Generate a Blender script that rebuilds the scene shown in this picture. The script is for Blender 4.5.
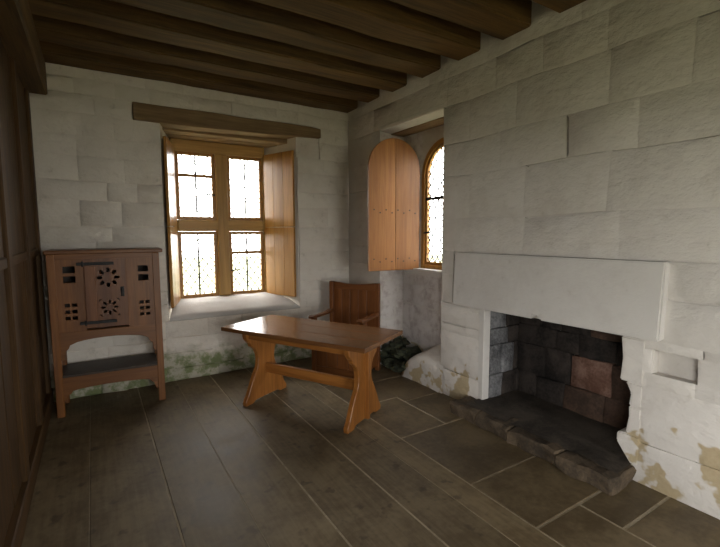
import bpy, bmesh, math, random
from mathutils import Vector, Matrix, noise

# ------------------------------------------------------------------ clear
for o in list(bpy.data.objects):
    bpy.data.objects.remove(o)
S = bpy.context.scene
COL = S.collection
R = math.radians

# ------------------------------------------------------------------ camera, world, exposure
cam_d = bpy.data.cameras.new('camera')
cam = bpy.data.objects.new('camera', cam_d)
COL.objects.link(cam)
cam_d.sensor_fit = 'HORIZONTAL'
cam_d.sensor_width = 36.0
cam_d.lens = 36.0 * 424.55 / 720.0
cam_d.clip_start = 0.02
YAW, PIT, ROL = 0.560611, 0.0969295, 0.002988
fw = Vector((math.sin(YAW) * math.cos(PIT), math.cos(YAW) * math.cos(PIT), -math.sin(PIT)))
r0 = Vector((math.cos(YAW), -math.sin(YAW), 0))
d0 = fw.cross(r0)
r2 = r0 * math.cos(ROL) + d0 * math.sin(ROL)
d2 = -r0 * math.sin(ROL) + d0 * math.cos(ROL)
m = Matrix((r2, -d2, -fw)).transposed().to_4x4()
m.translation = Vector((0, 0, 1.55))
cam.matrix_world = m
S.camera = cam

W = bpy.data.worlds.new('overcast_sky')
S.world = W
W.use_nodes = True
bg = W.node_tree.nodes['Background']
bg.inputs['Color'].default_value = (1.0, 0.985, 0.955, 1)
bg.inputs['Strength'].default_value = 6.0
S.view_settings.view_transform = 'Standard'
S.view_settings.look = 'None'
S.view_settings.gamma = 1.0
S.view_settings.use_curve_mapping = False
S.view_settings.exposure = 1.48
try:
    S.cycles.use_denoising = True
    S.cycles.max_bounces = 14
    S.cycles.diffuse_bounces = 8
    S.cycles.transparent_max_bounces = 16
except Exception:
    pass


def portal(name, loc, target, sx, sy):
    l = bpy.data.lights.new(name, 'AREA')
    l.shape = 'RECTANGLE'
    l.size = sx
    l.size_y = sy
    l.cycles.is_portal = True
    o = bpy.data.objects.new(name, l)
    COL.objects.link(o)
    o.location = loc
    o.rotation_euler = (Vector(target) - Vector(loc)).to_track_quat('-Z', 'Y').to_euler()
    return o


portal('window_portal', (1.33, 5.42, 1.64), (1.33, 0, 1.64), 1.08, 1.72)
portal('arched_window_portal', (3.23, 3.31, 1.82), (0, 3.31, 1.82), 0.72, 1.40)
portal('partition_opening_portal', (-0.56, -0.9, 1.2), (5, -0.9, 1.2), 1.3, 1.7)
portal('rear_opening_portal', (1.2, -3.82, 1.3), (1.2, 5, 1.3), 1.4, 1.9)

# ------------------------------------------------------------------ materials
MATS = {}


class NT:
    def __init__(self, name):
        self.m = bpy.data.materials.new(name)
        self.m.use_nodes = True
        self.t = self.m.node_tree
        self.n = self.t.nodes
        self.b = self.n['Principled BSDF']
        MATS[name] = self.m

    def new(self, k, **kw):
        x = self.n.new(k)
        for a, v in kw.items():
            setattr(x, a, v)
        return x

    def set(self, sock, v):
        if isinstance(v, bpy.types.NodeSocket):
            self.t.links.new(v, sock)
        elif isinstance(v, (tuple, list)) and len(v) == 3 and sock.type == 'RGBA':
            sock.default_value = (*v, 1)
        else:
            sock.default_value = v

    def math(self, op, a, b=0.0, clamp=False):
        x = self.new('ShaderNodeMath', operation=op, use_clamp=clamp)
        self.set(x.inputs[0], a)
        self.set(x.inputs[1], b)
        return x.outputs[0]

    def mix(self, f, a, b):
        x = self.new('ShaderNodeMix', data_type='RGBA')
        self.set(x.inputs[0], f)
        self.set(x.inputs[6], a)
        self.set(x.inputs[7], b)
        return x.outputs[2]

    def noise(self, vec, scale, detail=4, rough=0.55, dist=0.0):
        x = self.new('ShaderNodeTexNoise')
        self.set(x.inputs['Vector'], vec)
        x.inputs['Scale'].default_value = scale
        x.inputs['Detail'].default_value = detail
        x.inputs['Roughness'].default_value = rough
        x.inputs['Distortion'].default_value = dist
        return x.outputs['Fac']

    def ramp(self, f, a, b):          # smooth 0..1 between a and b
        x = self.new('ShaderNodeMapRange', interpolation_type='SMOOTHSTEP')
        self.set(x.inputs[0], f)
        x.inputs[1].default_value = a
        x.inputs[2].default_value = b
        return x.outputs[0]

    def scaled(self, vec, s):
        x = self.new('ShaderNodeVectorMath', operation='MULTIPLY')
        self.set(x.inputs[0], vec)
        x.inputs[1].default_value = s
        return x.outputs[0]

    def bump(self, h, strength, dist, prev=None):
        x = self.new('ShaderNodeBump')
        x.inputs['Strength'].default_value = strength
        x.inputs['Distance'].default_value = dist
        self.set(x.inputs['Height'], h)
        if prev is not None:
            self.set(x.inputs['Normal'], prev)
        return x.outputs[0]


def wood(name, dark, light, axis, rough=0.5, contrast=1.0, spec=0.4, scale=1.0, bump=0.25):
    """grain runs along local axis 'xyz'[axis]; each object gets its own offset and tone"""
    t = NT(name)
    tc = t.new('ShaderNodeTexCoord').outputs['Object']
    oi = t.new('ShaderNodeObjectInfo').outputs['Random']
    off = t.new('ShaderNodeVectorMath', operation='ADD')
    t.set(off.inputs[0], tc)
    cmb = t.new('ShaderNodeCombineXYZ')
    for k in range(3):
        t.set(cmb.inputs[k], t.math('MULTIPLY', oi, 7.0 + 5 * k))
    t.set(off.inputs[1], cmb.outputs[0])
    s = [14.0 * scale] * 3
    s[axis] = 1.1 * scale
    v = t.scaled(off.outputs[0], s)
    g1 = t.noise(v, 1.0, 5, 0.6, 0.8)
    s2 = [70.0 * scale] * 3
    s2[axis] = 3.0 * scale
    g2 = t.noise(t.scaled(off.outputs[0], s2), 1.0, 3, 0.6)
    big = t.noise(off.outputs[0], 1.3, 2, 0.5)
    f = t.math('ADD', t.math('MULTIPLY', g1, 0.65), t.math('MULTIPLY', g2, 0.35))
    f = t.ramp(f, 0.5 - 0.22 / contrast, 0.5 + 0.22 / contrast)
    c = t.mix(f, dark, light)
    tone = t.math('ADD', t.math('MULTIPLY', oi, 0.28), t.math('MULTIPLY', big, 0.3))
    hsv = t.new('ShaderNodeHueSaturation')
    t.set(hsv.inputs['Color'], c)
    t.set(hsv.inputs['Value'], t.math('ADD', tone, 0.71))
    t.set(t.b.inputs['Base Color'], hsv.outputs[0])
    t.b.inputs['Roughness'].default_value = rough
    t.b.inputs['Specular IOR Level'].default_value = spec
    t.set(t.b.inputs['Normal'], t.bump(g2, bump, 0.004, t.bump(g1, bump * 0.6, 0.006)))
    return t.m


def trio(name, dark, light, **kw):
    for k, ax in enumerate('xyz'):
        wood(name + '_' + ax, dark, light, k, **kw)


trio('oak_window', (0.27, 0.120, 0.022), (0.46, 0.235, 0.052), rough=0.36)
trio('oak_frame', (0.34, 0.19, 0.048), (0.54, 0.33, 0.095), rough=0.4)
trio('oak_round', (0.21, 0.082, 0.022), (0.35, 0.155, 0.047), rough=0.45)
trio('oak_table', (0.19, 0.068, 0.014), (0.36, 0.145, 0.034), rough=0.32)
trio('oak_top', (0.11, 0.045, 0.016), (0.21, 0.095, 0.035), rough=0.2, bump=0.1, spec=0.5)
trio('oak_cabinet', (0.12, 0.043, 0.010), (0.23, 0.090, 0.021), rough=0.42)
trio('oak_chair', (0.10, 0.034, 0.010), (0.20, 0.075, 0.022), rough=0.4)
trio('oak_lintel', (0.15, 0.095, 0.045), (0.30, 0.20, 0.10), rough=0.75)
trio('oak_joist', (0.040, 0.021, 0.006), (0.145, 0.080, 0.022), rough=0.75)
trio('oak_partition', (0.034, 0.018, 0.006), (0.088, 0.045, 0.015), rough=0.65, spec=0.2)


t = NT('floor_oak')
tc = t.new('ShaderNodeTexCoord').outputs['Object']
oi = t.new('ShaderNodeObjectInfo').outputs['Random']
blot = t.noise(tc, 3.2, 5, 0.62, 0.5)
fine = t.noise(tc, 26.0, 4, 0.6)
grain = t.noise(t.scaled(tc, (40.0, 2.5, 10.0)), 1.0, 3, 0.6)
fl = t.math('ADD', t.math('MULTIPLY', blot, 0.55), t.math('ADD', t.math('MULTIPLY', grain, 0.25), t.math('MULTIPLY', fine, 0.2)))
cf = t.mix(t.ramp(fl, 0.36, 0.64), (0.100, 0.072, 0.038), (0.195, 0.150, 0.088))
cf = t.mix(t.math('MULTIPLY', t.ramp(t.noise(tc, 9.0, 3, 0.5), 0.60, 0.70), 0.5), cf, (0.03, 0.024, 0.017))
hs = t.new('ShaderNodeHueSaturation')
t.set(hs.inputs['Color'], cf)
t.set(hs.inputs['Value'], t.math('ADD', t.math('MULTIPLY', oi, 0.25), 0.88))
t.set(t.b.inputs['Base Color'], hs.outputs[0])
t.set(t.b.inputs['Roughness'], t.math('ADD', t.math('MULTIPLY', blot, 0.3), 0.42))
t.b.inputs['Specular IOR Level'].default_value = 0.26
t.set(t.b.inputs['Normal'], t.bump(grain, 0.12, 0.003, t.bump(blot, 0.25, 0.015)))


def limewash(name, base=(0.73, 0.69, 0.625), alt=(0.64, 0.595, 0.525), mode=None, relief=0.55):
    t = NT(name)
    pos = t.new('ShaderNodeNewGeometry').outputs['Position']
    sep = t.new('ShaderNodeSeparateXYZ')
    t.set(sep.inputs[0], pos)
    x, y, z = sep.outputs
    n1 = t.noise(pos, 1.6, 4, 0.6, 0.4)
    n2 = t.noise(pos, 9.0, 5, 0.65)
    n3 = t.noise(pos, 48.0, 4, 0.6)
    nh = t.noise(t.scaled(pos, (5.0, 5.0, 9.0)), 1.0, 5, 0.62)
    c = t.mix(t.ramp(t.math('ADD', t.math('MULTIPLY', n1, 0.6), t.math('MULTIPLY', n2, 0.4)), 0.38, 0.66), base, alt)
    c = t.mix(t.math('MULTIPLY', t.ramp(n2, 0.60, 0.74), 0.35), c, (0.36, 0.33, 0.28))
    rough_h = t.math('ADD', t.math('MULTIPLY', nh, 0.7), t.math('MULTIPLY', n2, 0.3))
    if mode == 'far':
        # damp and green algae growing up from the floor
        lim = t.math('ADD', t.math('MULTIPLY', t.noise(pos, 5.0, 4, 0.6), 0.55), 0.02)
        f = t.ramp(t.math('SUBTRACT', lim, z), -0.05, 0.10)
        alg = t.mix(t.ramp(t.noise(pos, 9.0, 5, 0.65), 0.40, 0.58), (0.46, 0.44, 0.35), (0.17, 0.21, 0.09))
        c = t.mix(t.math('MULTIPLY', f, 0.95), c, alg)
    if mode == 'right':
        # limewash flaked off the tan stone near the floor
        lim = t.math('ADD', t.math('MULTIPLY', t.noise(pos, 2.6, 3, 0.5), 1.05), -0.20)
        f = t.ramp(t.math('SUBTRACT', lim, z), 0.0, 0.03)
        f2 = t.ramp(t.noise(pos, 6.0, 3, 0.5), 0.47, 0.53)
        tan = t.mix(n3, (0.34, 0.27, 0.16), (0.46, 0.38, 0.25))
        c = t.mix(t.math('MULTIPLY', f, f2), c, tan)
    if mode == 'niche':
        c = t.mix(t.ramp(n2, 0.45, 0.66), c, (0.46, 0.41, 0.39))
    t.set(t.b.inputs['Base Color'], c)
    t.b.inputs['Roughness'].default_value = 0.9
    t.b.inputs['Specular IOR Level'].default_value = 0.15
    t.set(t.b.inputs['Normal'], t.bump(n3, 0.25, 0.004, t.bump(rough_h, relief, 0.04)))
    return t.m


limewash('limewash')
limewash('limewash_far', mode='far', relief=0.9)
limewash('limewash_right', (0.60, 0.57, 0.53), (0.53, 0.495, 0.45), mode='right', relief=0.75)
limewash('limewash_smooth', (0.57, 0.55, 0.52), (0.51, 0.485, 0.455), relief=0.3)
limewash('limewash_niche', (0.62, 0.585, 0.56), (0.54, 0.50, 0.48), mode='niche')


def stone(name, dark, light, rough=0.8, spec=0.3, sc=4.0, bump=0.6, bd=0.02):
    t = NT(name)
    pos = t.new('ShaderNodeTexCoord').outputs['Object']
    oi = t.new('ShaderNodeObjectInfo').outputs['Random']
    n1 = t.noise(pos, sc, 5, 0.62, 0.3)
    n2 = t.noise(pos, sc * 9, 4, 0.6)
    c = t.mix(t.ramp(t.math('ADD', t.math('MULTIPLY', n1, 0.7), t.math('MULTIPLY', n2, 0.3)), 0.35, 0.65), dark, light)
    hsv = t.new('ShaderNodeHueSaturation')
    t.set(hsv.inputs['Color'], c)
    t.set(hsv.inputs['Value'], t.math('ADD', t.math('MULTIPLY', oi, 0.35), 0.82))
    t.set(t.b.inputs['Base Color'], hsv.outputs[0])
    t.set(t.b.inputs['Roughness'], t.math('ADD', t.math('MULTIPLY', n1, 0.25), rough - 0.12))
    t.b.inputs['Specular IOR Level'].default_value = spec
    t.set(t.b.inputs['Normal'], t.bump(n2, bump * 0.5, bd * 0.3, t.bump(n1, bump, bd)))
    return t.m


stone('flagstone', (0.075, 0.053, 0.027), (0.150, 0.112, 0.063), rough=0.5, sc=3.0, bump=0.25)
stone('mortar', (0.20, 0.165, 0.11), (0.32, 0.27, 0.19), rough=0.9, sc=8)
stone('hearthstone', (0.032, 0.024, 0.016), (0.10, 0.072, 0.045), rough=0.85, sc=6)
stone('hearth_top', (0.026, 0.021, 0.016), (0.072, 0.058, 0.044), rough=0.85, sc=5)
stone('soot', (0.012, 0.010, 0.009), (0.050, 0.040, 0.034), rough=0.95, sc=5)
stone('grey_stone', (0.05, 0.05, 0.052), (0.22, 0.22, 0.225), rough=0.9, sc=6)
stone('red_stone', (0.12, 0.058, 0.038), (0.27, 0.165, 0.125), rough=0.9, sc=6)
stone('brown_stone', (0.040, 0.026, 0.018), (0.10, 0.06, 0.042), rough=0.9, sc=6)
stone('mossy_stone', (0.010, 0.012, 0.008), (0.055, 0.060, 0.034), rough=0.95, sc=11)
stone('iron', (0.012, 0.011, 0.010), (0.035, 0.032, 0.03), rough=0.55, sc=30, bump=0.2, bd=0.004)
stone('lead', (0.05, 0.05, 0.055), (0.10, 0.10, 0.105), rough=0.6, sc=30, bump=0.1, bd=0.002)
stone('grass', (0.14, 0.15, 0.08), (0.25, 0.25, 0.15), rough=0.95, sc=0.9, bump=0.2)
stone('shelf_dark', (0.045, 0.035, 0.028), (0.085, 0.065, 0.05), rough=0.5, sc=8, bump=0.1)

t = NT('window_glass')
tr = t.new('ShaderNodeBsdfTransparent')
gl = t.new('ShaderNodeBsdfGlossy')
gl.inputs['Roughness'].default_value = 0.03
mx = t.new('ShaderNodeMixShader')
mx.inputs[0].default_value = 0.05
t.t.links.new(tr.outputs[0], mx.inputs[1])
t.t.links.new(gl.outputs[0], mx.inputs[2])
t.t.links.new(mx.outputs[0], t.n['Material Output'].inputs['Surface'])


# ------------------------------------------------------------------ mesh helpers
class MB:
    def __init__(self):
        self.v = []
        self.f = []

    def box(self, x0, x1, y0, y1, z0, z1):
        b = len(self.v)
        self.v += [(x, y, z) for z in (z0, z1) for y in (y0, y1) for x in (x0, x1)]
        self.f += [[b + i for i in q] for q in ((0, 2, 3, 1), (4, 5, 7, 6), (0, 1, 5, 4), (2, 6, 7, 3), (0, 4, 6, 2), (1, 3, 7, 5))]
        return self

    def prism(self, poly, axis, a, b):
        """poly: 2D points; axis 'x': poly is (y,z); 'y': (x,z); 'z': (x,y)"""
        def P(p, t):
            return {'x': (t, p[0], p[1]), 'y': (p[0], t, p[1]), 'z': (p[0], p[1], t)}[axis]
        n = len(poly)
        s = len(self.v)
        self.v += [P(p, a) for p in poly] + [P(p, b) for p in poly]
        self.f.append([s + i for i in range(n)][::-1])
        self.f.append([s + n + i for i in range(n)])
        for i in range(n):
            j = (i + 1) % n
            self.f.append([s + i, s + j, s + n + j, s + n + i])
        return self

    def bar(self, p, q, w, h, up=(0, 0, 1)):
        p, q = Vector(p), Vector(q)
        d = (q - p).normalized()
        u = Vector(up)
        sdir = d.cross(u)
        if sdir.length < 1e-5:
            sdir = d.cross(Vector((1, 0, 0)))
        sdir.normalize()
        u = sdir.cross(d).normalized()
        b = len(self.v)
        for c in (p, q):
            for i, j in ((-1, -1), (1, -1), (1, 1), (-1, 1)):
                self.v.append(tuple(c + sdir * w / 2 * i + u * h / 2 * j))
        self.f += [[b + k for k in f] for f in ((0, 1, 2, 3), (7, 6, 5, 4), (0, 4, 5, 1), (1, 5, 6, 2), (2, 6, 7, 3), (3, 7, 4, 0))]
        return self

    def cyl(self, p, q, r, n=10):
        p, q = Vector(p), Vector(q)
        d = (q - p).normalized()
        a = d.orthogonal().normalized()
        c = d.cross(a)
        b = len(self.v)
        for o in (p, q):
            for k in range(n):
                t_ = 2 * math.pi * k / n
                self.v.append(tuple(o + (a * math.cos(t_) + c * math.sin(t_)) * r))
        self.f.append([b + k for k in range(n)][::-1])
        self.f.append([b + n + k for k in range(n)])
        for k in range(n):
            j = (k + 1) % n
            self.f.append([b + k, b + j, b + n + j, b + n + k])
        return self

    def mesh(self, name, bevel=0.0, seg=1, rough=0.0, cuts=0, seed=0, freq=6.0):
        me = bpy.data.meshes.new(name)
        me.from_pydata([tuple(x) for x in self.v], [], self.f)
        bm = bmesh.new()
        bm.from_mesh(me)
        bmesh.ops.recalc_face_normals(bm, faces=bm.faces[:])
        if bevel:
            es = [e for e in bm.edges if len(e.link_faces) == 2 and e.calc_face_angle(0) > R(25)]
            bmesh.ops.bevel(bm, geom=es, offset=bevel, segments=seg, affect='EDGES', clamp_overlap=True)
        if cuts:
            bmesh.ops.subdivide_edges(bm, edges=bm.edges[:], cuts=cuts, use_grid_fill=True)
        if rough:
            for v in bm.verts:
                p = v.co * freq + Vector((seed * 3.1, seed * 1.7, seed))
                v.co += Vector((noise.noise(p), noise.noise(p + Vector((9, 3, 1))), noise.noise(p + Vector((2, 7, 5))))) * rough
        bm.to_mesh(me)
        bm.free()
        return me

    def build(self, name, mat, parent=None, bevel=0.0, seg=1, rough=0.0, cuts=0, seed=0, smooth=False, freq=6.0):
        me = self.mesh(name, bevel, seg, rough, cuts, seed, freq)
        return place(name, me, mat, parent, smooth)


def place(name, me, mat, parent=None, smooth=False):
    if smooth:
        for p in me.polygons:
            p.use_smooth = True
    me.materials.append(MATS[mat])
    o = bpy.data.objects.new(name, me)
    COL.objects.link(o)
    o.parent = parent
    return o


def share(name, src, parent, loc=(0, 0, 0), rot=(0, 0, 0), scale=(1, 1, 1)):
    o = src.copy()
    o.name = name
    COL.objects.link(o)
    o.parent = parent
    o.location, o.rotation_euler, o.scale = loc, rot, scale
    return o


def thing(name, label, cat, loc=(0, 0, 0), rz=0, group=None):
    o = bpy.data.objects.new(name, None)
    COL.objects.link(o)
    o.empty_display_size = 0.1
    o.location = loc
    o.rotation_euler = (0, 0, rz)
    o['label'] = label
    o['category'] = cat
    if group:
        o['group'] = group
    return o


def structure(o, label, cat):
    o['kind'] = 'structure'
    o['label'] = label
    o['category'] = cat
    return o


def pivot(name, parent=None, loc=(0, 0, 0), rz=0):
    o = bpy.data.objects.new(name, None)
    COL.objects.link(o)
    o.empty_display_size = 0.1
    o.parent = parent
    o.location = loc
    o.rotation_euler = (0, 0, rz)
    return o


def plate(name, outline, holes, y0, y1, mat, parent, bevel=0.0):
    """flat board in the local xz plane, pierced by holes, from y0 (front) to y1"""
    cu = bpy.data.curves.new(name, 'CURVE')
    cu.dimensions = '2D'
    cu.fill_mode = 'BOTH'
    cu.extrude = abs(y1 - y0) / 2 - bevel
    cu.bevel_depth = bevel
    cu.bevel_resolution = 0
    for poly in [outline] + holes:
        sp = cu.splines.new('POLY')
        sp.points.add(len(poly) - 1)
        for p, c in zip(sp.points, poly):
            p.co = (c[0], c[1], 0, 1)
        sp.use_cyclic_u = True
    tmp = bpy.data.objects.new('tmp', cu)
    COL.objects.link(tmp)
    dg = bpy.context.evaluated_depsgraph_get()
    me = bpy.data.meshes.new_from_object(tmp.evaluated_get(dg))
    bpy.data.objects.remove(tmp)
    bpy.data.curves.remove(cu)
    me.transform(Matrix.Translation((0, (y0 + y1) / 2, 0)) @ Matrix.Rotation(R(90), 4, 'X'))
    me.name = name
    me.materials.clear()
    return place(name, me, mat, parent)


def clip_line(poly, p, d):
    """clip line p+t*d by convex polygon (ccw)"""
    t0, t1 = -1e9, 1e9
    n = len(poly)
    for i in range(n):
        a, b = poly[i], poly[(i + 1) % n]
        ex, ey = b[0] - a[0], b[1] - a[1]
        num = ex * (p[1] - a[1]) - ey * (p[0] - a[0])
        den = ex * d[1] - ey * d[0]
        if abs(den) < 1e-9:
            if num < 0:
                return None
            continue
        tt = -num / den
        if den > 0:
            t0 = max(t0, tt)
        else:
            t1 = min(t1, tt)
    if t1 - t0 < 0.01:
        return None
    return (p[0] + d[0] * t0, p[1] + d[1] * t0), (p[0] + d[0] * t1, p[1] + d[1] * t1)


def lattice(poly, wid, hei, cx, cz):
    out = []
    for sgn in (1, -1):
        d = (wid, sgn * hei)
        for k in range(-40, 41):
            s = clip_line(poly, (cx + k * wid, cz), d)
            if s:
                out.append(s)
    return out


# ------------------------------------------------------------------ stones set in a wall face
def rand_stone(o, ua, va, na, u0, u1, v0, v1, rnd, depth, sink, wob, tilt=0.18):
    """shell of one stone: uneven front, edges dipping to the joint, skirt going back into the wall"""
    L, Hh = u1 - u0, v1 - v0
    e = min(0.022, L * 0.2, Hh * 0.2)
    us = [0, e, L * 0.5, L - e, L]
    vs = [0, e, Hh - e, Hh]
    nu, nv = len(us), len(vs)
    verts, faces = [], []
    d = depth * rnd.uniform(0.45, 1.25) * (1.6 if rnd.random() < 0.12 else 1)
    tu, tv = rnd.uniform(-1, 1) * depth * tilt, rnd.uniform(-1, 1) * depth * tilt
    sd = rnd.uniform(0, 99)
    open_top = rnd.random() < 0.42
    open_side = rnd.random() < 0.15
    gap = rnd.uniform(0.006, 0.015)
    for j, vv in enumerate(vs):
        for i, uu in enumerate(us):
            edge = i in (0, nu - 1) or j in (0, nv - 1)
            pu, pv = u0 + uu, v0 + vv
            if edge:
                h = -sink
                if j == nv - 1 and open_top and i in (2, 3):
                    pv -= gap
                    h -= 0.003
                if i == nu - 1 and open_side and j in (1, 2):
                    pu -= gap
                    h -= 0.003
            else:
                h = d + tu * (uu / L - .5) + tv * (vv / Hh - .5) + noise.noise(Vector((pu * 5, pv * 5, sd))) * depth * 0.6
                h = max(h, 0.0015)
                pu += rnd.uniform(-1, 1) * wob
                pv += rnd.uniform(-1, 1) * wob
            w1 = Vector((pu * 1.7, pv * 1.7, 4.0))
            pu, pv = pu + 0.022 * noise.noise(w1), pv + 0.020 * noise.noise(w1 + Vector((7, 2, 9)))
            verts.append(o + ua * pu + va * pv + na * h)
    for j in range(nv - 1):
        for i in range(nu - 1):
            a = j * nu + i
            faces.append([a, a + 1, a + nu + 1, a + nu])
    ring = [i for i in range(nu)] + [j * nu + nu - 1 for j in range(1, nv)] + [(nv - 1) * nu + i for i in range(nu - 2, -1, -1)] + [j * nu for j in range(nv - 2, 0, -1)]
    n0 = len(verts)
    m_ = len(ring)
    verts += [verts[k].copy() for k in ring]          # own rim, so that the front keeps its soft shading
    verts += [verts[k] - na * 0.026 for k in ring]
    for k in range(m_):
        q = (k + 1) % m_
        faces.append([n0 + q, n0 + k, n0 + m_ + k, n0 + m_ + q])
    return verts, faces


def stone_face(parent, mat, o, ua, va, na, area, holes, courses, seed, lens=(0.38, 0.72), depth=0.008, sink=0.003, wob=0.004, base_rough=1.0, name='stone'):
    rnd = random.Random(seed)
    o, ua, va, na = Vector(o), Vector(ua), Vector(va), Vector(na)
    flip = ua.cross(va).dot(na) < 0
    U0, U1 = area
    for ci in range(len(courses) - 1):
        v0, v1 = courses[ci], courses[ci + 1]
        ivs = [(U0, U1)]
        for h in holes:
            if h[3] - 0.004 <= v0 or h[2] + 0.004 >= v1:
                continue
            nx = []
            for a, b in ivs:
                if h[0] > a:
                    nx.append((a, min(b, h[0])))
                if h[1] < b:
                    nx.append((max(a, h[1]), b))
            ivs = [q for q in nx if q[1] - q[0] > 0.03]
        for a, b in ivs:
            u = a
            while u < b - 1e-4:
                L = rnd.uniform(*lens)
                if b - (u + L) < lens[0] * 0.55:
                    L = b - u
                g = 0.0
                dd = depth * (base_rough if ci == 0 else (0.25 if v1 - v0 < 0.1 else 1.0))
                vs, fs = rand_stone(o, ua, va, na, u + g, min(b, u + L) - g, v0 + g, v1 - g, rnd, dd, sink, wob)
                if flip:
                    fs = [f[::-1] for f in fs]
                me = bpy.data.meshes.new(name)
                me.from_pydata([tuple(x) for x in vs], [], fs)
                ob = place(name, me, mat, parent)
                for p in me.polygons[:12]:
                    p.use_smooth = True
                u += L


def courses(z0, z1, lo, hi, seed, must=()):
    rnd = random.Random(seed)
    keys = sorted(set([z0, z1] + [k for k in must if z0 < k < z1]))
    out = [z0]
    for a, b in zip(keys, keys[1:]):
        n = max(1, round((b - a) / ((lo + hi) / 2)))
        ws = [rnd.uniform(lo, hi) for _ in range(n)]
        s = sum(ws)
        c = a
        for w in ws:
            c += w / s * (b - a)
            out.append(c)
    return out


# ------------------------------------------------------------------ the setting
XL, XR, YF, YN, ZC = -0.41, 2.78, 4.70, -3.6, 3.45
ground = MB().prism([(40 * math.cos(k * math.pi / 16), 40 * math.sin(k * math.pi / 16)) for k in range(32)], 'z', -0.75, -0.55).build('ground', 'grass')
structure(ground, 'green lawn outside, seen through the windows', 'lawn')

# floor ------------------------------------------------------------
floor = MB().box(XL - 0.3, XR + 0.02, YN - 0.2, YF + 0.05, -0.25, -0.002).build('floor', 'mortar')
structure(floor, 'floor of wide worn oak planks with stone flags beside the hearth', 'floor')
rnd = random.Random(5)
px = [XL - 0.02, -0.095, 0.305, 0.66, 1.005, 1.41, 1.71, 1.89]
for i in range(len(px) - 1):
    ys = [YN]
    ys.append(YN + rnd.uniform(1.5, 4.4))
    ys.append(YF + 0.01)
    for a, b in zip(ys, ys[1:]):
        dz = rnd.uniform(-0.0015, 0.0015)
        ga, gb = [0.0012 if round(q, 2) in (0.66, 1.71, -0.1) else 0.0045 for q in (px[i], px[i + 1])]
        MB().box(px[i] + ga, px[i + 1] - gb, a + 0.003, b - 0.003, -0.03, dz).build('floor_plank', 'floor_oak', floor, bevel=0.003)
flags = [(1.89, 2.56, 1.735, 2.44), (1.89, 2.56, 1.275, 1.735), (2.27, 2.80, 1.03, 1.275), (1.89, 2.27, 0.62, 1.275),
         (2.27, 2.80, 0.45, 1.03), (1.89, 2.35, 2.44, 3.10), (2.35, 2.80, 2.44, 2.98), (1.89, 2.40, 3.10, 3.72),
         (2.35, 2.80, 2.98, 3.55), (2.40, 2.80, 3.55, 4.15), (1.89, 2.40, 3.72, 4.28), (1.89, 2.45, 4.28, 4.71),
         (2.45, 2.80, 4.15, 4.71), (1.89, 2.80, -0.1, 0.45), (1.89, 2.80, -0.9, -0.1), (1.89, 2.80, -2.0, -0.9), (1.89, 2.80, -3.6, -2.0),
         (1.89, 2.27, 0.45, 0.62), (2.56, 2.80, 1.275, 2.44), (2.35, 2.40, 3.10, 3.55)]
for k, (a, b, c, d) in enumerate(flags):
    if (b - a) < 0.06:
        continue
    MB().box(a + 0.006, b - 0.006, c + 0.006, d - 0.006, -0.05, rnd.uniform(-0.001, 0.003)).build('flagstone', 'flagstone', floor, bevel=0.004)

# far wall ----------------------------------------------------------
WX0, WX1, FX0, FX1, FY = 0.625, 2.085, 0.795, 1.875, 5.25
wf = MB()
YB = YF + 0.022
wf.prism([(XL - 0.35, YB), (WX0, YB), (FX0, 5.30), (FX0, 5.52), (XL - 0.35, 5.52)], 'z', -0.3, ZC)
wf.prism([(WX1, YB), (3.40, YB), (3.40, 5.52), (FX1, 5.52), (FX1, 5.30)], 'z', -0.3, ZC)
wf.prism([(WX0, YB), (WX1, YB), (FX1, 5.30), (FX1, 5.52), (FX0, 5.52), (FX0, 5.30)], 'z', -0.3, 0.64)
wf.prism([(WX0, YB), (WX1, YB), (FX1, 5.30), (FX1, 5.52), (FX0, 5.52), (FX0, 5.30)], 'z', 2.785, ZC)
wall_far = wf.build('wall_far', 'limewash_far')
structure(wall_far, 'whitewashed rubble wall with the mullioned window, mossy at its foot', 'wall')
hl = (WX0 - 0.01, WX1 + 0.01, 0.64, 2.63)
stone_face(wall_far, 'limewash_far', (0, YF, 0), (1, 0, 0), (0, 0, 1), (0, -1, 0), (XL, XR), [hl, (0.385, 2.385, 2.625, 2.80)],
           courses(0.0, 3.10, 0.12, 0.24, 3, (0.30, 0.64, 2.63, 2.80)), 11, (0.24, 0.60), 0.0095, 0.003, 0.012, base_rough=3.0)
# sloping plastered sill of the window opening
sl = MB()
nx_, ny_ = 14, 6
for j in range(ny_ + 1):
    f = j / ny_
    for i in range(nx_ + 1):
        g = i / nx_
        x0 = WX0 + (FX0 - WX0) * f
        x1 = WX1 + (FX1 - WX1) * f
        zz = 0.655 + 0.135 * (1 - (1 - f) ** 2.0) + 0.008 * noise.noise(Vector((g * 8, f * 4, 2)))
        sl.v.append((x0 + (x1 - x0) * g, YF - 0.034 + (5.30 - YF) * f, zz))
n0 = len(sl.v)
for i in range(nx_ + 1):
    g = i / nx_
    sl.v.append((WX0 + (WX1 - WX0) * g, YF + 0.010, 0.632 + 0.006 * noise.noise(Vector((g * 9, 1, 5)))))
for j in range(ny_):
    for i in range(nx_):
        a = j * (nx_ + 1) + i
        sl.f.append([a, a + 1, a + nx_ + 2, a + nx_ + 1])
for i in range(nx_):
    sl.f.append([n0 + i, n0 + i + 1, i + 1, i])
sl.build('window_sill', 'limewash_smooth', wall_far, smooth=True)
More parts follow.
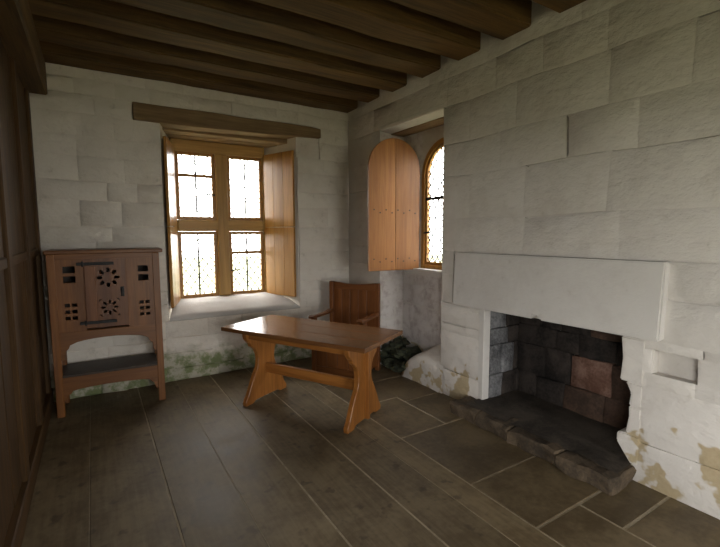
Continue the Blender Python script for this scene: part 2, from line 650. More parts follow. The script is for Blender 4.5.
# stacked timbers over the opening, the front one long and weathered
rnd = random.Random(2)
lb = MB()
N = 16
for i in range(N + 1):
    x = 0.39 + (2.385 - 0.39) * i / N
    zt = 2.792 - 0.003 * math.sin(i * 0.9) + (-0.012 if i == N else 0)
    zb = 2.628 + 0.004 * math.sin(i * 0.9 + 1) + (0.045 * max(0, i - 7) / 9)
    yf = YF - 0.028 - 0.004 * math.sin(i * 1.3)
    lb.v += [(x, yf, zb), (x, yf, zt), (x, YF + 0.16, zt), (x, YF + 0.16, zb)]
for i in range(N):
    a = i * 4
    for k in range(4):
        lb.f.append([a + k, a + (k + 1) % 4, a + 4 + (k + 1) % 4, a + 4 + k])
lb.f += [[3, 2, 1, 0], [N * 4 + k for k in range(4)]]
lb.build('lintel_timber', 'oak_lintel_x', wall_far, bevel=0.006)
for a, b, z0 in ((4.865, 5.03, 2.605), (5.035, 5.20, 2.60), (5.205, 5.36, 2.60)):
    k = (a - YF) / 0.6
    MB().box(WX0 + 0.17 * k - 0.05, WX1 - 0.2 * k + 0.05, a, b, z0, 2.785).build('lintel_timber', 'oak_lintel_x', wall_far, bevel=0.006)

# window of the far wall -------------------------------------------
win1 = pivot('window_1', None, (0, FY, 0))
structure(win1, 'oak mullion-and-transom window with leaded diamond panes and folded-back shutters', 'window')
fm = MB()
fm.box(FX0, FX0 + 0.035, -0.03, 0.06, 0.765, 2.60)
fm.box(FX1 - 0.035, FX1, -0.03, 0.06, 0.765, 2.60)
fm.box(FX0 + 0.035, FX1 - 0.035, -0.03, 0.06, 0.765, 0.79)
fm.box(FX0 + 0.035, FX1 - 0.035, -0.03, 0.06, 2.47, 2.60)
fm.build('frame', 'oak_frame_x', win1, bevel=0.004)
MB().box(1.265, 1.405, -0.045, 0.06, 0.79, 2.47).build('mullion', 'oak_frame_z', win1, bevel=0.012)
MB().box(FX0 + 0.035, FX1 - 0.035, -0.040, 0.05, 1.565, 1.70).build('transom', 'oak_frame_x', win1, bevel=0.012)


def casement(x0, x1, z0, z1, bar_z, handle):
    c = MB()
    w = 0.036
    c.box(x0, x0 + w, -0.018, 0.022, z0, z1)
    c.box(x1 - w, x1, -0.018, 0.022, z0, z1)
    c.box(x0 + w, x1 - w, -0.018, 0.022, z0, z0 + w)
    c.box(x0 + w, x1 - w, -0.018, 0.022, z1 - w, z1)
    cs = c.build('casement', 'oak_window_z', win1, bevel=0.003)
    a, b, e, f = x0 + w, x1 - w, z0 + w, z1 - w
    MB().box(a, b, 0.001, 0.004, e, f).build('glass_pane', 'window_glass', cs)
    l = MB()
    for p, q in lattice([(a, e), (b, e), (b, f), (a, f)], 0.096, 0.135, (a + b) / 2, (e + f) / 2):
        l.bar((p[0], 0.0025, p[1]), (q[0], 0.0025, q[1]), 0.009, 0.006, (0, 1, 0))
    l.build('lead_lattice', 'lead', cs)
    MB().cyl(((a + b) / 2, -0.008, e - 0.01), ((a + b) / 2, -0.008, f + 0.01), 0.010, 8).build('saddle_bar', 'iron', cs)
    if bar_z:
        MB().box(a, b, -0.016, 0.002, bar_z - 0.018, bar_z + 0.018).build('glazing_bar', 'oak_window_x', cs, bevel=0.003)
    if handle:
        hx, hz, sg = handle
        hm = MB()
        hm.cyl((hx, -0.02, hz), (hx, -0.045, hz), 0.009, 8)
        hm.bar((hx, -0.045, hz), (hx + sg * 0.10, -0.045, hz + 0.008), 0.010, 0.016)
        hm.build('handle', 'iron', cs, bevel=0.002)
    return cs


casement(FX0 + 0.036, 1.264, 1.701, 2.469, 2.205, (1.246, 1.99, -1))
casement(1.406, FX1 - 0.036, 1.701, 2.469, None, None)
casement(FX0 + 0.036, 1.264, 0.791, 1.564, None, None)
casement(1.406, FX1 - 0.036, 0.791, 1.564, 1.305, (1.425, 1.09, 1))


def shutter_box(parent, hx, hy, ang, length, z0, z1, side, boards):
    """plank shutter hinged at (hx,hy), running out along ang; side = which face carries the ledges"""
    s = pivot('shutter', parent, (hx, hy, 0), ang)
    w = length / boards
    for k in range(boards):
        MB().box(k * w + 0.001, (k + 1) * w - 0.001, -0.014, 0.014, z0, z1).build('shutter_board', 'oak_window_z', s, bevel=0.003)
    for zc in (z0 + 0.16, z1 - 0.16):
        hm = MB()
        hm.bar((-0.02, side * 0.0175, zc), (length * 0.8, side * 0.0175, zc), 0.006, 0.03)
        hm.cyl((-0.015, side * 0.0175, zc - 0.03), (-0.015, side * 0.0175, zc + 0.03), 0.009, 8)
        hm.build('strap_hinge', 'iron', s)
    return s


dv = Vector((2.045 - 1.868, 4.715 - 5.215))
for za, zb in ((0.775, 1.612), (1.618, 2.505)):
    shutter_box(win1, 1.862, 5.208 - FY, math.atan2(dv.y, dv.x), dv.length, za, zb, 1, 3)
dv = Vector((0.660 - 0.812, 4.690 - 5.21))
for za, zb in ((0.775, 1.612), (1.618, 2.505)):
    shutter_box(win1, 0.812, 5.208 - FY, math.atan2(dv.y, dv.x), dv.length, za, zb, -1, 3)

# right wall --------------------------------------------------------
NY0, NY1, NZ0, NZ1, NX = 2.975, 4.0, 0.27, 2.68, 3.12       # window recess
PY0, PY1, PZ1, PX = 1.235, 2.465, 0.90, 3.28                # fireplace opening
HY0, HY1, HZ0, HZ1 = 0.94, 1.163, 0.70, 0.845               # little wall cupboard hole
AW0, AW1, AWB, AWR = 2.95, 3.67, 1.16, 2.16                 # arched light: jambs, sill, springing
XO = 3.40
XB = 3.215
XRB = XR + 0.022
wr = MB()
wr.box(XRB, XB, NY1, YF, -0.3, ZC)
wr.box(XRB, XO, NY0, NY1, NZ1, ZC)
wr.box(XRB, NX, NY0, NY1, -0.3, 0.0)
wr.box(XRB, XO, PY1, NY0, -0.3, ZC)
wr.box(XRB, XO, PY0, PY1, PZ1 + 0.3, ZC)
wr.box(XRB, 2.98, PY0, PY1, PZ1, PZ1 + 0.3)
wr.box(PX, XO, PY0, PY1, -0.3, PZ1 + 0.3)
wr.box(XRB, XO, HY1, PY0, -0.3, ZC)
wr.box(XRB, XO, HY0, HY1, -0.3, HZ0)
wr.box(XRB, XO, HY0, HY1, HZ1, ZC)
wr.box(XR + 0.085, XO, HY0, HY1, HZ0, HZ1)
wr.box(XRB, XO, YN - 0.2, HY0, -0.3, ZC)
yc = (AW0 + AW1) / 2
ra = (AW1 - AW0) / 2
arch = [(yc + ra * math.cos(k * math.pi / 24), AWR + ra * math.sin(k * math.pi / 24)) for k in range(13)]     # right half to crown
arch2 = [(yc + ra * math.cos(k * math.pi / 24), AWR + ra * math.sin(k * math.pi / 24)) for k in range(12, 25)]
wr.prism([(NY1, -0.3), (NY1, NZ1), (yc, NZ1)] + arch[::-1] + [(AW1, AWB), (AW1, -0.3)], 'x', NX, XB)
wr.prism([(yc, NZ1), (AW0 - 0.01, NZ1), (AW0 - 0.01, AWR)] + arch2[::-1], 'x', NX, XB)
wr.box(NX, XB, AW0, AW1, -0.3, AWB)
wall_right = wr.build('wall_right', 'limewash_right')
structure(wall_right, 'whitewashed ashlar wall holding the fireplace and the arched window recess', 'wall')
ch = courses(0.0, 3.42, 0.24, 0.34, 8, (0.27, 0.62, 0.90, 1.375, 2.68))
stone_face(wall_right, 'limewash_right', (XR, 0, 0), (0, 1, 0), (0, 0, 1), (-1, 0, 0), (YN, YF),
           [(NY0, NY1, NZ0, NZ1), (NY0, NY1, 0, NZ0), (PY0, PY1, 0, PZ1), (1.13, 2.83, 0.90, 1.375), (HY0, HY1, HZ0, HZ1)],
           sorted(set(ch + [HZ0, HZ1])), 23, (0.42, 0.80), 0.0050, 0.0020, 0.012, base_rough=1.6)
# sides of the recess
stone_face(wall_right, 'limewash_niche', (NX, 0, 0), (0, 1, 0), (0, 0, 1), (-1, 0, 0), (NY0, NY1),
           [(AW0, AW1, AWB, 2.66)], courses(0.28, 2.66, 0.18, 0.26, 4, (1.16,)), 31, (0.22, 0.45), 0.005, 0.0005, 0.012)
stone_face(wall_right, 'limewash_niche', (0, NY1, 0), (1, 0, 0), (0, 0, 1), (0, -1, 0), (XR, NX),
           [], courses(0.0, 2.66, 0.2, 0.3, 6), 33, (0.2, 0.35), 0.004, 0.0005, 0.01)
# recess head: pale chamfered stone in front of a board
MB().prism([(XR - 0.004, 2.705), (XR + 0.012, 2.672), (2.93, 2.655), (2.93, 2.72), (XR - 0.004, 2.72)], 'y', NY0 + 0.002, NY1 - 0.002).build('recess_head_stone', 'limewash_smooth', wall_right, bevel=0.004)
MB().box(2.93, NX - 0.002, NY0 + 0.002, NY1 - 0.002, 2.645, 2.70).build('recess_head_board', 'oak_lintel_y', wall_right, bevel=0.004)
# stone sill below the arched light
MB().box(2.985, NX + 0.1, 2.98, 3.80, 1.085, 1.150).build('recess_sill', 'limewash_smooth', wall_right, bevel=0.012, seg=2)

# broken window seat in the recess
ws = MB()
n1_, n2_ = 16, 8
prof = [(XR - 0.012, -0.01), (XR - 0.010, 0.10), (XR - 0.002, 0.22), (XR + 0.008, 0.272), (XR + 0.04, 0.290), (XR + 0.16, 0.300), (NX - 0.06, 0.315), (NX + 0.005, 0.34)]
for i in range(n1_ + 1):
    y = NY0 - 0.05 + (3.60 - NY0) * i / n1_
    for j, (x, z) in enumerate(prof):
        q = Vector((y * 7, x * 7, z * 7))
        fall = 1.0 - 0.5 * max(0.0, (i - n1_ * 0.62) / (n1_ * 0.38)) ** 1.6 * (1.2 if j < 5 else 0.7)
        ws.v.append((x + (0.016 + 0.03 * (i / n1_) ** 2) * noise.noise(q), y + (0.03 * noise.noise(q + Vector((4, 4, 4))) if i == n1_ else 0), z * fall + 0.014 * noise.noise(q + Vector((8, 1, 0))) * (j > 0)))
for i in range(n1_):
    for j in range(len(prof) - 1):
        a = i * len(prof) + j
        ws.f.append([a, a + len(prof), a + len(prof) + 1, a + 1])
ws.f.append([n1_ * len(prof) + j for j in range(len(prof))] + [len(ws.v)])
ws.v.append((NX, 3.55, -0.01))
ws.build('window_seat', 'limewash_right', wall_right, smooth=True)
rnd = random.Random(9)
for k, (x, y, z, s) in enumerate(((2.84, 3.60, 0.08, 0.10), (2.95, 3.62, 0.20, 0.11), (2.86, 3.66, 0.23, 0.08), (2.83, 3.68, 0.05, 0.08), (2.83, 3.78, 0.06, 0.10), (2.86, 3.92, 0.07, 0.11), (2.96, 3.80, 0.14, 0.10), (2.84, 3.74, 0.19, 0.07), (2.97, 3.94, 0.20, 0.09),
                                  (2.84, 3.90, 0.22, 0.08), (2.86, 3.80, 0.27, 0.075), (2.97, 3.80, 0.29, 0.07), (2.98, 3.93, 0.32, 0.06), (2.80, 3.96, 0.13, 0.06))):
    b = bmesh.new()
    bmesh.ops.create_icosphere(b, subdivisions=2, radius=1)
    bmesh.ops.recalc_face_normals(b, faces=b.faces[:])
    for v in b.verts:
        v.co *= 1 + 0.75 * noise.noise(v.co * 1.3 + Vector((k * 5, 0, 0)))
        v.co = Vector((v.co.x * s * 1.1, v.co.y * s * 1.2, v.co.z * s * 0.62)) + Vector((x, y, z))
    me = bpy.data.meshes.new('rubble_stone')
    b.to_mesh(me)
    b.free()
    o = place('rubble_stone', me, 'mossy_stone', wall_right)
    o['label'] = 'dark mossy rubble stone in the broken end of the window seat'

# arched window -------------------------------------------------------
win2 = pivot('window_2', None, (NX, 0, 0))
structure(win2, 'narrow round-headed leaded window in a deep recess, with an open oak shutter', 'window')


def arch_outline(inset, z0):
    r_ = ra - inset
    return [(yc - r_, z0), (yc + r_, z0)] + [(yc + r_ * math.cos(k * math.pi / 20), AWR + r_ * math.sin(k * math.pi / 20)) for k in range(21)]


def arch_ring(i0, i1, zb0, zb1, xa, xb, name, mat, parent, bevel=0.003):
    A, B = arch_outline(i0, zb0), arch_outline(i1, zb1)
    mb = MB()
    n = len(A)
    for t_ in (xa, xb):
        mb.v += [(t_, p[0], p[1]) for p in A] + [(t_, p[0], p[1]) for p in B]
    for i in range(n):
        j = (i + 1) % n
        mb.f += [[i, j, n + j, n + i], [2 * n + i, 3 * n + i, 3 * n + j, 2 * n + j], [i, 2 * n + i, 2 * n + j, j], [n + i, n + j, 3 * n + j, 3 * n + i]]
    return mb.build(name, mat, parent, bevel=bevel)


arch_ring(0.0, 0.045, 1.150, 1.19, -0.01, 0.08, 'frame', 'oak_window_z', win2)
cs = arch_ring(0.046, 0.075, 1.191, 1.225, 0.01, 0.05, 'casement', 'oak_window_z', win2)
pa = arch_outline(0.075, 1.225)
MB().prism(pa, 'x', 0.028, 0.031).build('glass_pane', 'window_glass', cs)
l = MB()
for p, q in lattice(pa, 0.085, 0.12, yc, 1.7):
    l.bar((0.0295, p[0], p[1]), (0.0295, q[0], q[1]), 0.012, 0.006, (1, 0, 0))
l.build('lead_lattice', 'lead', cs)
MB().box(0.0, 0.02, AW0 + 0.06, AW1 - 0.06, 1.893, 1.925).build('saddle_bar', 'iron', cs, bevel=0.003)
hm = MB()
hm.cyl((0.01, AW1 - 0.075, 1.54), (-0.03, AW1 - 0.075, 1.54), 0.009, 8)
hm.bar((-0.03, AW1 - 0.07, 1.54), (-0.03, AW1 - 0.19, 1.55), 0.010, 0.018)
hm.build('handle', 'iron', cs, bevel=0.002)
MB().cyl((0.018, yc, 1.22), (0.018, yc, AWR + ra - 0.07), 0.009, 8).build('saddle_bar', 'iron', cs)

# its round-topped shutter standing open into the room
HXs, HYs = 3.075, 3.668
EXs, EYs = 2.447, 3.735
dv = Vector((EXs - HXs, EYs - HYs))
SW = dv.length
s2 = pivot('shutter', win2, (HXs - NX, HYs, 0), math.atan2(dv.y, dv.x))
ZB, rr = 1.138, SW / 2
zs = 2.535 - rr
cuts_ = [0, SW * 0.49, SW]
for a, b in zip(cuts_, cuts_[1:]):
    pts = [(a + 0.0012, ZB), (b - 0.0012, ZB)]
    for k in range(17):
        x = b - 0.0012 - (b - a - 0.0024) * k / 16
        z = zs + math.sqrt(max(0, rr * rr - (x - rr) ** 2)) * 1.0
        pts.append((x, z))
    MB().prism(pts, 'y', -0.016, 0.016).build('shutter_board', 'oak_round_z', s2, bevel=0.0025)
nl = None
for zc in (1.235, 1.265, 1.755, 1.785):
    for k in range(8):
        x = 0.06 + k * (SW - 0.12) / 7
        zz = zc if (k % 2 == 0) == (int(zc * 1000) in (1235, 1755)) else None
        if zz is None:
            continue
        if nl is None:
            nl = MB().cyl((0, 0.015, 0), (0, 0.0205, 0), 0.008, 8).build('nail', 'iron', s2)
            nl.location = (x, 0, zz)
        else:
            share('nail', nl, s2, (x, 0, zz))
for zc in (1.25, 1.77):
    MB().box(0.03, SW - 0.03, -0.036, -0.017, zc - 0.05, zc + 0.05).build('shutter_ledge', 'oak_window_x', s2, bevel=0.004)
for zc in (1.36, 2.05):
    hm = MB()
    hm.bar((-0.02, -0.019, zc), (0.3, -0.019, zc), 0.006, 0.03)
    hm.build('strap_hinge', 'iron', s2)

# timber partition ----------------------------------------------------
OY0, OY1, OZ0, OZ1 = -1.55, -0.25, 0.35, 2.05      # unglazed opening in the partition, to daylight
wlm = MB()
wlm.box(XL - 0.10, XL - 0.03, OY1, YF, -0.1, ZC)
wlm.box(XL - 0.10, XL - 0.03, YN, OY0, -0.1, ZC)
wlm.box(XL - 0.10, XL - 0.03, OY0, OY1, -0.1, OZ0)
wlm.box(XL - 0.10, XL - 0.03, OY0, OY1, OZ1, ZC)
wl = wlm.build('wall_left', 'oak_partition_z')
structure(wl, 'dark oak partition of planks, posts and a middle rail', 'wall')
rnd = random.Random(4)
for y in (4.60, 3.86, 3.02, 2.10, 1.15, OY1 + 0.06, OY0 - 0.06, -3.1):
    MB().box(XL - 0.04, XL + 0.022, y - 0.06, y + 0.06, 0.0, 2.742).build('post', 'oak_partition_z', wl, bevel=0.008)


def planks(ya, yb, bands):
    y = yb - 0.002
    while y > ya + 0.01:
        w = rnd.uniform(0.2, 0.3)
        if y - w - ya < 0.1:
            w = y - ya
        for z0, z1, d in bands:
            MB().box(XL - 0.04, XL - 0.008 + d + rnd.uniform(0, 0.006), y - w + 0.002, y - 0.002, z0, z1).build('plank', 'oak_partition_z', wl, bevel=0.003)
        y -= w


full = ((0.14, 1.36, 0.0), (1.42, 2.742, 0.004))
planks(OY1, YF, full)
planks(YN, OY0, full)
planks(OY0, OY1, ((0.14, OZ0, 0.0), (OZ1, 2.742, 0.004)))
for a, b in ((YN, OY0), (OY1, YF)):
    MB().box(XL - 0.04, XL + 0.012, a, b, 1.36, 1.42).build('rail', 'oak_partition_y', wl, bevel=0.006)
MB().box(XL - 0.04, XL + 0.03, YN, YF, 0.0, 0.14).build('sill_beam', 'oak_partition_y', wl, bevel=0.008)
MB().box(XL - 0.05, -0.262, YN, YF - 0.012, 2.742, 3.018).build('head_beam', 'oak_joist_y', wl, bevel=0.012)

# wall behind the camera -----------------------------------
wn = MB()
wn.box(XL - 0.3, 0.5, YN - 0.2, YN, -0.3, ZC)
wn.box(1.9, XR, YN - 0.2, YN, -0.3, ZC)
wn.box(0.5, 1.9, YN - 0.2, YN, 2.25, ZC)
wn.box(0.5, 1.9, YN - 0.2, YN, -0.3, 0.35)
wall_near = wn.build('wall_near', 'limewash')
structure(wall_near, 'whitewashed end wall with a wide opening to daylight', 'wall')

# ceiling -------------------------------------------------------------
ceil = MB().box(XL - 0.3, XO, YN - 0.2, 5.52, 3.30, 3.46).build('ceiling', 'oak_joist_y')
structure(ceil, 'ceiling of heavy dark oak joists under floorboards', 'ceiling')
rnd = random.Random(12)
x = XL
while x < XR:
    w = rnd.uniform(0.2, 0.27)
    MB().box(x + 0.002, min(XR - 0.002, x + w) - 0.002, YN, YF, 3.265 + rnd.uniform(0, 0.004), 3.30).build('ceiling_board', 'oak_joist_y', ceil, bevel=0.003)
    x += w
yj = [4.688, 4.22, 3.75, 3.27, 2.80]
while yj[-1] > YN + 0.8:
    yj.append(yj[-1] - 0.47)
for k, y in enumerate(yj):
    jb = MB()
    NS = 14
    wj = 0.255 + rnd.uniform(-0.015, 0.015)
    for i in range(NS + 1):
        xx = XL - 0.01 + (XR + 0.0 - XL) * i / NS
        a = y + (rnd.uniform(-0.007, 0.004) if k else 0)
        b = y - wj + rnd.uniform(-0.006, 0.006)
        zb = 3.02 + rnd.uniform(-0.005, 0.006)
        jb.v += [(xx, b, zb + rnd.uniform(0, 0.006)), (xx, a, zb), (xx, a, 3.27), (xx, b, 3.27)]
    for i in range(NS):
        q = i * 4
        for c in range(4):
            jb.f.append([q + c, q + (c + 1) % 4, q + 4 + (c + 1) % 4, q + 4 + c])
    jb.f += [[3, 2, 1, 0], [NS * 4 + c for c in range(4)]]
    jb.build('joist', 'oak_joist_x', ceil, bevel=0.012, seg=2)

# ------------------------------------------------------------------ fireplace
fp = thing('fireplace', 'whitewashed stone fireplace with a long plain lintel and sooty recess', 'fireplace', (XR, 1.85, 0))


def fpart(mb, name, mat, **kw):
    o = mb.build(name, mat, None, **kw)
    o.data.transform(Matrix.Translation((-XR, -1.85, 0)))
    o.parent = fp
    return o


lp = [(1.112, 0.915), (1.88, 0.908), (1.895, 0.932), (1.935, 0.936), (1.945, 0.909), (2.765, 0.902), (2.745, 1.368), (1.100, 1.376)]
fpart(MB().prism(lp, 'x', XR - 0.065, XR + 0.19), 'lintel_stone', 'limewash_smooth', bevel=0.01, seg=2)
# right jamb in broken blocks
for poly in ([(1.20, 0.62), (1.335, 0.62), (1.325, 0.76), (1.34, 0.90), (1.20, 0.90)],
             [(1.20, 0.47), (1.275, 0.47), (1.265, 0.55), (1.30, 0.62), (1.20, 0.62)],
             [(1.20, 0.29), (1.285, 0.29), (1.27, 0.40), (1.275, 0.47), (1.20, 0.47)],
             [(1.20, 0.10), (1.245, 0.10), (1.30, 0.17), (1.335, 0.22), (1.335, 0.28), (1.285, 0.29), (1.20, 0.29)]):
    fpart(MB().prism(poly, 'x', XR - 0.009, XR + 0.30), 'jamb_stone', 'limewash_right', bevel=0.008, seg=2)
# left jamb: limewashed return, then grey stones, then soot
fpart(MB().box(XR - 0.006, XR + 0.075, 2.440, 2.50, 0.10, 0.90), 'jamb_stone', 'limewash_smooth', bevel=0.006)
rnd = random.Random(3)
zs_ = [0.10, 0.31, 0.57, 0.72, 0.90, 1.2]
for a, b in zip(zs_, zs_[1:]):
    x = XR + 0.078
    while x < PX - 0.03:
        w = rnd.uniform(0.14, 0.24)
        if x + w > PX - 0.06:
            w = PX - x
        mt = 'grey_stone' if x < XR + 0.24 else 'soot'
        fpart(MB().box(x, x + w - 0.006, 2.425 + rnd.uniform(0, 0.014), 2.47, a, b - 0.006), 'cheek_stone', mt, bevel=0.006, cuts=2, rough=0.01, seed=x, smooth=True)
        x += w
# back of the recess
zb_ = [0.08, 0.31, 0.57, 0.74, 0.92, 1.2]
for r_i, (a, b) in enumerate(zip(zb_, zb_[1:])):
    y = 1.24
    cells = []
    while y < 2.42:
        w = rnd.uniform(0.18, 0.34)
        if 2.43 - (y + w) < 0.12:
            w = 2.43 - y
        cells.append((y, y + w))
        y += w
    if r_i == 1:
        cells = [(1.24, 1.42), (1.42, 1.61), (1.61, 1.93), (1.93, 2.16), (2.16, 2.43)]
    for c, d in cells:
        mt = rnd.choice(['soot', 'soot', 'soot', 'brown_stone'])
        if r_i == 1 and c == 1.61:
            mt = 'red_stone'
        elif r_i in (1, 3, 4) and c < 1.42:
            mt = 'brown_stone'
        fpart(MB().box(PX - 0.05 - rnd.uniform(0, 0.025), PX + 0.01, c, d - 0.003, a, b - 0.003), 'fireback_stone', mt, bevel=0.006, cuts=2, rough=0.016, seed=c + r_i, smooth=True)
# hearth bed and its rough kerb stones
hb = MB()
n1_, n2_ = 14, 8
for j in range(n2_ + 1):
    for i in range(n1_ + 1):
        x = 2.60 + (PX - 2.60) * j / n2_
        y = 1.235 + (2.475 - 1.235) * i / n1_
        hb.v.append((x, y, 0.105 + 0.016 * noise.noise(Vector((x * 6, y * 6, 3)))))
for j in range(n2_):
    for i in range(n1_):
        a = j * (n1_ + 1) + i
        hb.f.append([a, a + n1_ + 1, a + n1_ + 2, a + 1])
fpart(hb, 'hearth_bed', 'hearth_top', smooth=True)
ky = [1.215, 1.58, 1.98, 2.29, 2.59]
for k, (a, b) in enumerate(zip(ky, ky[1:])):
    xf = 2.535 + rnd.uniform(-0.02, 0.02) - (0.03 if k == 0 else 0)
    fpart(MB().box(xf, 2.70 + (0.08 if k in (0, 3) else 0.02), a + 0.001, b - 0.001, -0.012, 0.092 + rnd.uniform(-0.006, 0.006)), 'kerb_stone', 'hearthstone', bevel=0.014, seg=1, cuts=4, rough=0.022, seed=0, freq=11.0)

# ------------------------------------------------------------------ table
TA = math.atan2(0.88, -0.472)
tb = thing('trestle_table', 'oak trestle table with a glossy plank top and shaped end supports', 'table', (1.567, 3.32, 0), TA)
TL, TW, TZ = 1.47, 0.67, 0.712
wb = TW / 3
for k in range(3):
    MB().box(-TL / 2, TL / 2, -TW / 2 + k * wb + 0.0006, -TW / 2 + (k + 1) * wb - 0.0006, TZ - 0.034, TZ).build('top_board', 'oak_top_x', tb, bevel=0.003)
half = [(0.275, 0.0), (0.280, 0.035), (0.262, 0.065), (0.245, 0.085), (0.225, 0.13), (0.190, 0.20), (0.160, 0.255), (0.128, 0.30), (0.112, 0.345), (0.108, 0.40),
        (0.118, 0.45), (0.140, 0.49), (0.175, 0.52), (0.195, 0.53), (0.205, 0.56), (0.235, 0.585), (0.255, 0.61), (0.262, 0.64), (0.262, 0.677)]
foot = [(0.19, 0.0), (0.15, 0.022), (0.0, 0.030)]
prof = half + [(-y, z) for y, z in half[::-1]] + [(-0.19, 0.0), (-0.15, 0.022), (0.15, 0.022), (0.19, 0.0)]
for sx in (1, -1):
    tr_ = MB().prism(prof, 'x', sx * 0.53 - 0.022, sx * 0.53 + 0.022).build('trestle_end', 'oak_table_z', tb, bevel=0.004)
    MB().box(min(sx * 0.545, sx * 0.59), max(sx * 0.545, sx * 0.59), -0.013, 0.013, 0.024, 0.676).build('batten', 'oak_table_z', tr_, bevel=0.003)
MB().box(-0.508, 0.508, -0.020, 0.020, 0.245, 0.335).build('stretcher', 'oak_table_x', tb, bevel=0.004)
for sy in (1, -1):
    MB().box(-0.508, 0.508, sy * 0.215 - 0.012, sy * 0.215 + 0.012, 0.605, 0.677).build('apron', 'oak_table_x', tb, bevel=0.003)

# ------------------------------------------------------------------ chair
chs = thing('armchair', 'reddish oak panel-back armchair between the table and the arched window', 'chair', (2.322, 3.985, 0), math.atan2(-0.84, 0.543))
CW, CD = 0.625, 0.46
for s in (-1, 1):
    MB().box(s * (CW / 2 - 0.025) - 0.025, s * (CW / 2 - 0.025) + 0.025, CD / 2 - 0.05, CD / 2, 0, 0.985).build('back_post', 'oak_chair_z', chs, bevel=0.004)
    MB().box(s * (CW / 2 - 0.025) - 0.025, s * (CW / 2 - 0.025) + 0.025, -CD / 2, -CD / 2 + 0.05, 0, 0.622).build('front_post', 'oak_chair_z', chs, bevel=0.004)
    # arm: gently dished, rounded end
    am = [(CD / 2 - 0.051, 0.625), (CD / 2 - 0.051, 0.665), (0.05, 0.648), (-0.12, 0.648), (-CD / 2 - 0.03, 0.662), (-CD / 2 - 0.05, 0.648), (-CD / 2 - 0.04, 0.625)]
    MB().prism(am, 'x', s * (CW / 2 - 0.025) - 0.034, s * (CW / 2 - 0.025) + 0.034).build('arm', 'oak_chair_y', chs, bevel=0.006)
    MB().box(s * (CW / 2 - 0.025) - 0.010, s * (CW / 2 - 0.025) + 0.010, -CD / 2 + 0.05, CD / 2 - 0.05, 0.06, 0.42).build('side_panel', 'oak_chair_z', chs, bevel=0.002)
tp = []
for k in range(13):
    x = -CW / 2 + 0.05 + (CW - 0.1) * k / 12
    tp.append((x, 0.985 - 0.022 * math.sin(math.pi * k / 12)))
MB().prism([(CW / 2 - 0.05, 0.90), (-CW / 2 + 0.05, 0.90)] + tp, 'y', CD / 2 - 0.042, CD / 2 - 0.004).build('top_rail', 'oak_chair_x', chs, bevel=0.003)
MB().box(-CW / 2 + 0.05, CW / 2 - 0.05, CD / 2 - 0.042, CD / 2 - 0.004, 0.40, 0.48).build('back_rail', 'oak_chair_x', chs, bevel=0.003)
nb = 5
bw = (CW - 0.10) / nb
for k in range(nb):
    a = -CW / 2 + 0.05 + k * bw
    MB().box(a + 0.0015, a + bw - 0.0015, CD / 2 - 0.032 - 0.003 * (k % 2), CD / 2 - 0.012, 0.48, 0.90).build('back_board', 'oak_chair_z', chs, bevel=0.004)
MB().box(-CW / 2, CW / 2, -CD / 2 - 0.015, CD / 2 - 0.05, 0.42, 0.45).build('seat', 'oak_chair_x', chs, bevel=0.006)
for k in range(4):
    w = (CW - 0.1) / 4
    a = -CW / 2 + 0.05 + k * w
    MB().box(a + 0.0015, a + w - 0.0015, -CD / 2 + 0.012, -CD / 2 + 0.030, 0.10, 0.36).build('front_board', 'oak_chair_z', chs, bevel=0.004)
for z0, z1 in ((0.03, 0.10), (0.36, 0.42)):
    MB().box(-CW / 2 + 0.05, CW / 2 - 0.05, -CD / 2 + 0.005, -CD / 2 + 0.038, z0, z1).build('front_rail', 'oak_chair_x', chs, bevel=0.003)

# ------------------------------------------------------------------ cupboard
cb = thing('livery_cupboard', 'reddish oak cupboard on legs with a pierced door and open lower shelf', 'cupboard', (0.095, 4.435, 0), R(-3))
BW, BD = 0.832, 0.40
h = BW / 2
F = -BD / 2
for sx in (-1, 1):
    for sy in (-1, 1):
        x = sx * (h - 0.028)
        y = sy * (BD / 2 - 0.028)
        MB().box(x - 0.028, x + 0.028, y - 0.028, y + 0.028, 0, 1.375).build('post', 'oak_cabinet_z', cb, bevel=0.004)
    MB().box(sx * (h - 0.02) - 0.009, sx * (h - 0.02) + 0.009, -BD / 2 + 0.056, BD / 2 - 0.056, 0.70, 1.375).build('side_panel', 'oak_cabinet_z', cb, bevel=0.002)
    MB().box(sx * (h - 0.03) - 0.012, sx * (h - 0.03) + 0.012, -BD / 2 + 0.056, BD / 2 - 0.056, 0.285, 0.35).build('side_rail', 'oak_cabinet_y', cb, bevel=0.002)
MB().box(-h - 0.012, h + 0.03, F - 0.02, BD / 2 + 0.005, 1.376, 1.408).build('top', 'oak_cabinet_x', cb, bevel=0.006)
MB().box(-h + 0.05, h - 0.05, BD / 2 - 0.02, BD / 2 - 0.008, 0.70, 1.375).build('back_panel', 'shelf_dark', cb)
MB().box(-h + 0.05, h - 0.05, F + 0.05, BD / 2 - 0.02, 0.70, 0.722).build('bottom', 'oak_cabinet_x', cb)


def rect(x0, x1, z0, z1):
    return [(x0, z0), (x1, z0), (x1, z1), (x0, z1)]


def slots(xc, zc, w, hh, rows, cols):
    out = []
    rh = hh / rows
    cw = w / cols
    for r_ in range(rows):
        for c_ in range(cols):
            out.append(rect(xc - w / 2 + c_ * cw + 0.006, xc - w / 2 + (c_ + 1) * cw - 0.006, zc - hh / 2 + r_ * rh + 0.012, zc - hh / 2 + (r_ + 1) * rh - 0.012))
    return out


IX = h - 0.056
DX0, DX1, DZ0, DZ1 = -0.165, 0.150, 0.742, 1.330
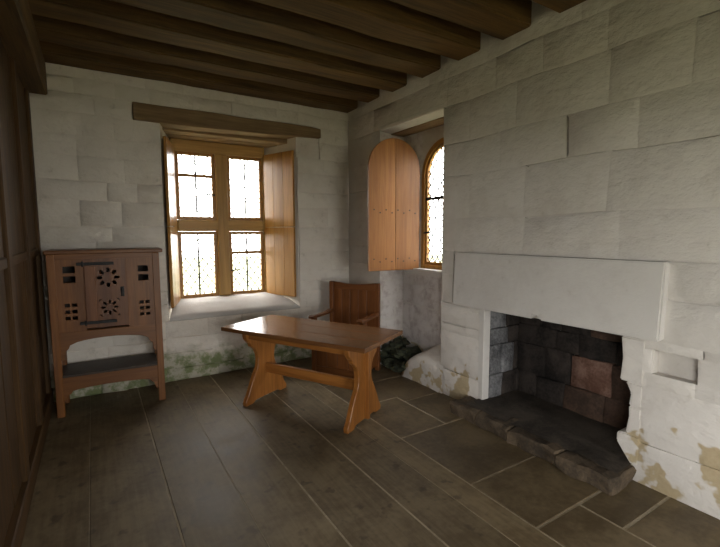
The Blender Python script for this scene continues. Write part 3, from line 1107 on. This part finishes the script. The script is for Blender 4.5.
# top rail, bottom rail and the two door stiles, one pierced board either side
plate('top_rail', rect(-IX, IX, 1.332, 1.375), [], F + 0.006, F + 0.034, 'oak_cabinet_x', cb, 0.002)
plate('side_board', rect(-IX, DX0 - 0.002, 0.722, 1.330), slots(-0.268, 1.205, 0.10, 0.165, 2, 1) + slots(-0.268, 0.893, 0.10, 0.165, 3, 2), F + 0.008, F + 0.030, 'oak_cabinet_z', cb, 0.001)
plate('side_board', rect(DX1 + 0.002, IX, 0.722, 1.330), slots(0.282, 1.195, 0.095, 0.16, 2, 1) + slots(0.282, 0.880, 0.095, 0.16, 3, 2), F + 0.008, F + 0.030, 'oak_cabinet_z', cb, 0.001)


def arc_board(z_top, z_mid, z_end, spring):
    pts = [(-IX, z_top), (-IX, z_end)]
    pts += [(-IX + 0.022, z_end), (-IX + 0.03, z_end + spring * 0.45), (-IX + 0.055, z_end + spring * 0.62), (-IX + 0.065, z_end + spring * 0.8)]
    for k in range(1, 12):
        f = k / 12
        pts.append((-IX + 0.07 + (2 * IX - 0.14) * f, z_end + spring * 0.8 + (z_mid - z_end - spring * 0.8) * math.sin(math.pi * f) ** 0.5))
    pts += [(-x, z) for x, z in pts[5:1:-1]] + [(IX, z_end), (IX, z_top)]
    return pts[::-1]


plate('arched_rail', arc_board(0.720, 0.655, 0.49, 0.15), [], F + 0.006, F + 0.032, 'oak_cabinet_x', cb, 0.002)
plate('shelf_rail', arc_board(0.335, 0.235, 0.135, 0.10), [], F + 0.006, F + 0.032, 'oak_cabinet_x', cb, 0.002)
MB().box(-h + 0.02, h - 0.02, F + 0.004, BD / 2 - 0.01, 0.336, 0.358).build('shelf', 'shelf_dark', cb, bevel=0.003)


def rosette(xc, zc, r_in, r_out, n, skew):
    out = []
    for k in range(n):
        a0 = 2 * math.pi * (k + 0.14) / n + skew
        a1 = 2 * math.pi * (k + 0.86) / n + skew
        am = (a0 + a1) / 2
        out.append([(xc + r_in * math.cos(a0), zc + r_in * math.sin(a0)), (xc + r_out * math.cos(a0 + 0.1), zc + r_out * math.sin(a0 + 0.1)),
                    (xc + r_out * 1.14 * math.cos(am), zc + r_out * 1.14 * math.sin(am)), (xc + r_out * math.cos(a1 - 0.1), zc + r_out * math.sin(a1 - 0.1)),
                    (xc + r_in * math.cos(a1), zc + r_in * math.sin(a1)), (xc + r_in * 0.86 * math.cos(am), zc + r_in * 0.86 * math.sin(am))])
    return out


dholes = rosette(0.012, 1.170, 0.050, 0.078, 8, 0.39) + rosette(0.012, 0.910, 0.034, 0.060, 8, 0.39)
for sx in (-1, 1):
    for sz in (-1, 1):
        dholes.append([(0.012 + sx * 0.075, 0.910 + sz * 0.075), (0.012 + sx * 0.05, 0.910 + sz * 0.078), (0.012 + sx * 0.078, 0.910 + sz * 0.05)])
door = plate('door', rect(DX0, DX1, DZ0, DZ1), dholes, F - 0.004, F + 0.022, 'oak_chair_z', cb, 0.0015)
MB().box(DX0 + 0.004, DX0 + 0.085, F - 0.012, F - 0.0045, DZ0 + 0.04, DZ1 - 0.06).build('door_stile', 'oak_chair_z', door, bevel=0.003)
for z in (1.292, 0.790):
    hm = MB()
    hm.box(DX0 - 0.045, DX1 - 0.09, F - 0.0185, F - 0.0125, z - 0.013, z + 0.013)
    hm.cyl((DX0 - 0.003, F - 0.017, z - 0.022), (DX0 - 0.003, F - 0.017, z + 0.022), 0.008, 8)
    hm.build('strap_hinge', 'iron', door, bevel=0.002)
hm = MB()
hm.box(0.100, 0.128, F - 0.009, F - 0.0045, 1.00, 1.085)
hm.cyl((0.114, F - 0.009, 1.06), (0.114, F - 0.028, 1.06), 0.009, 8)
hm.bar((0.114, F - 0.026, 1.064), (0.114, F - 0.026, 1.005), 0.014, 0.010, (0, 1, 0))
hm.build('latch', 'iron', door, bevel=0.002)
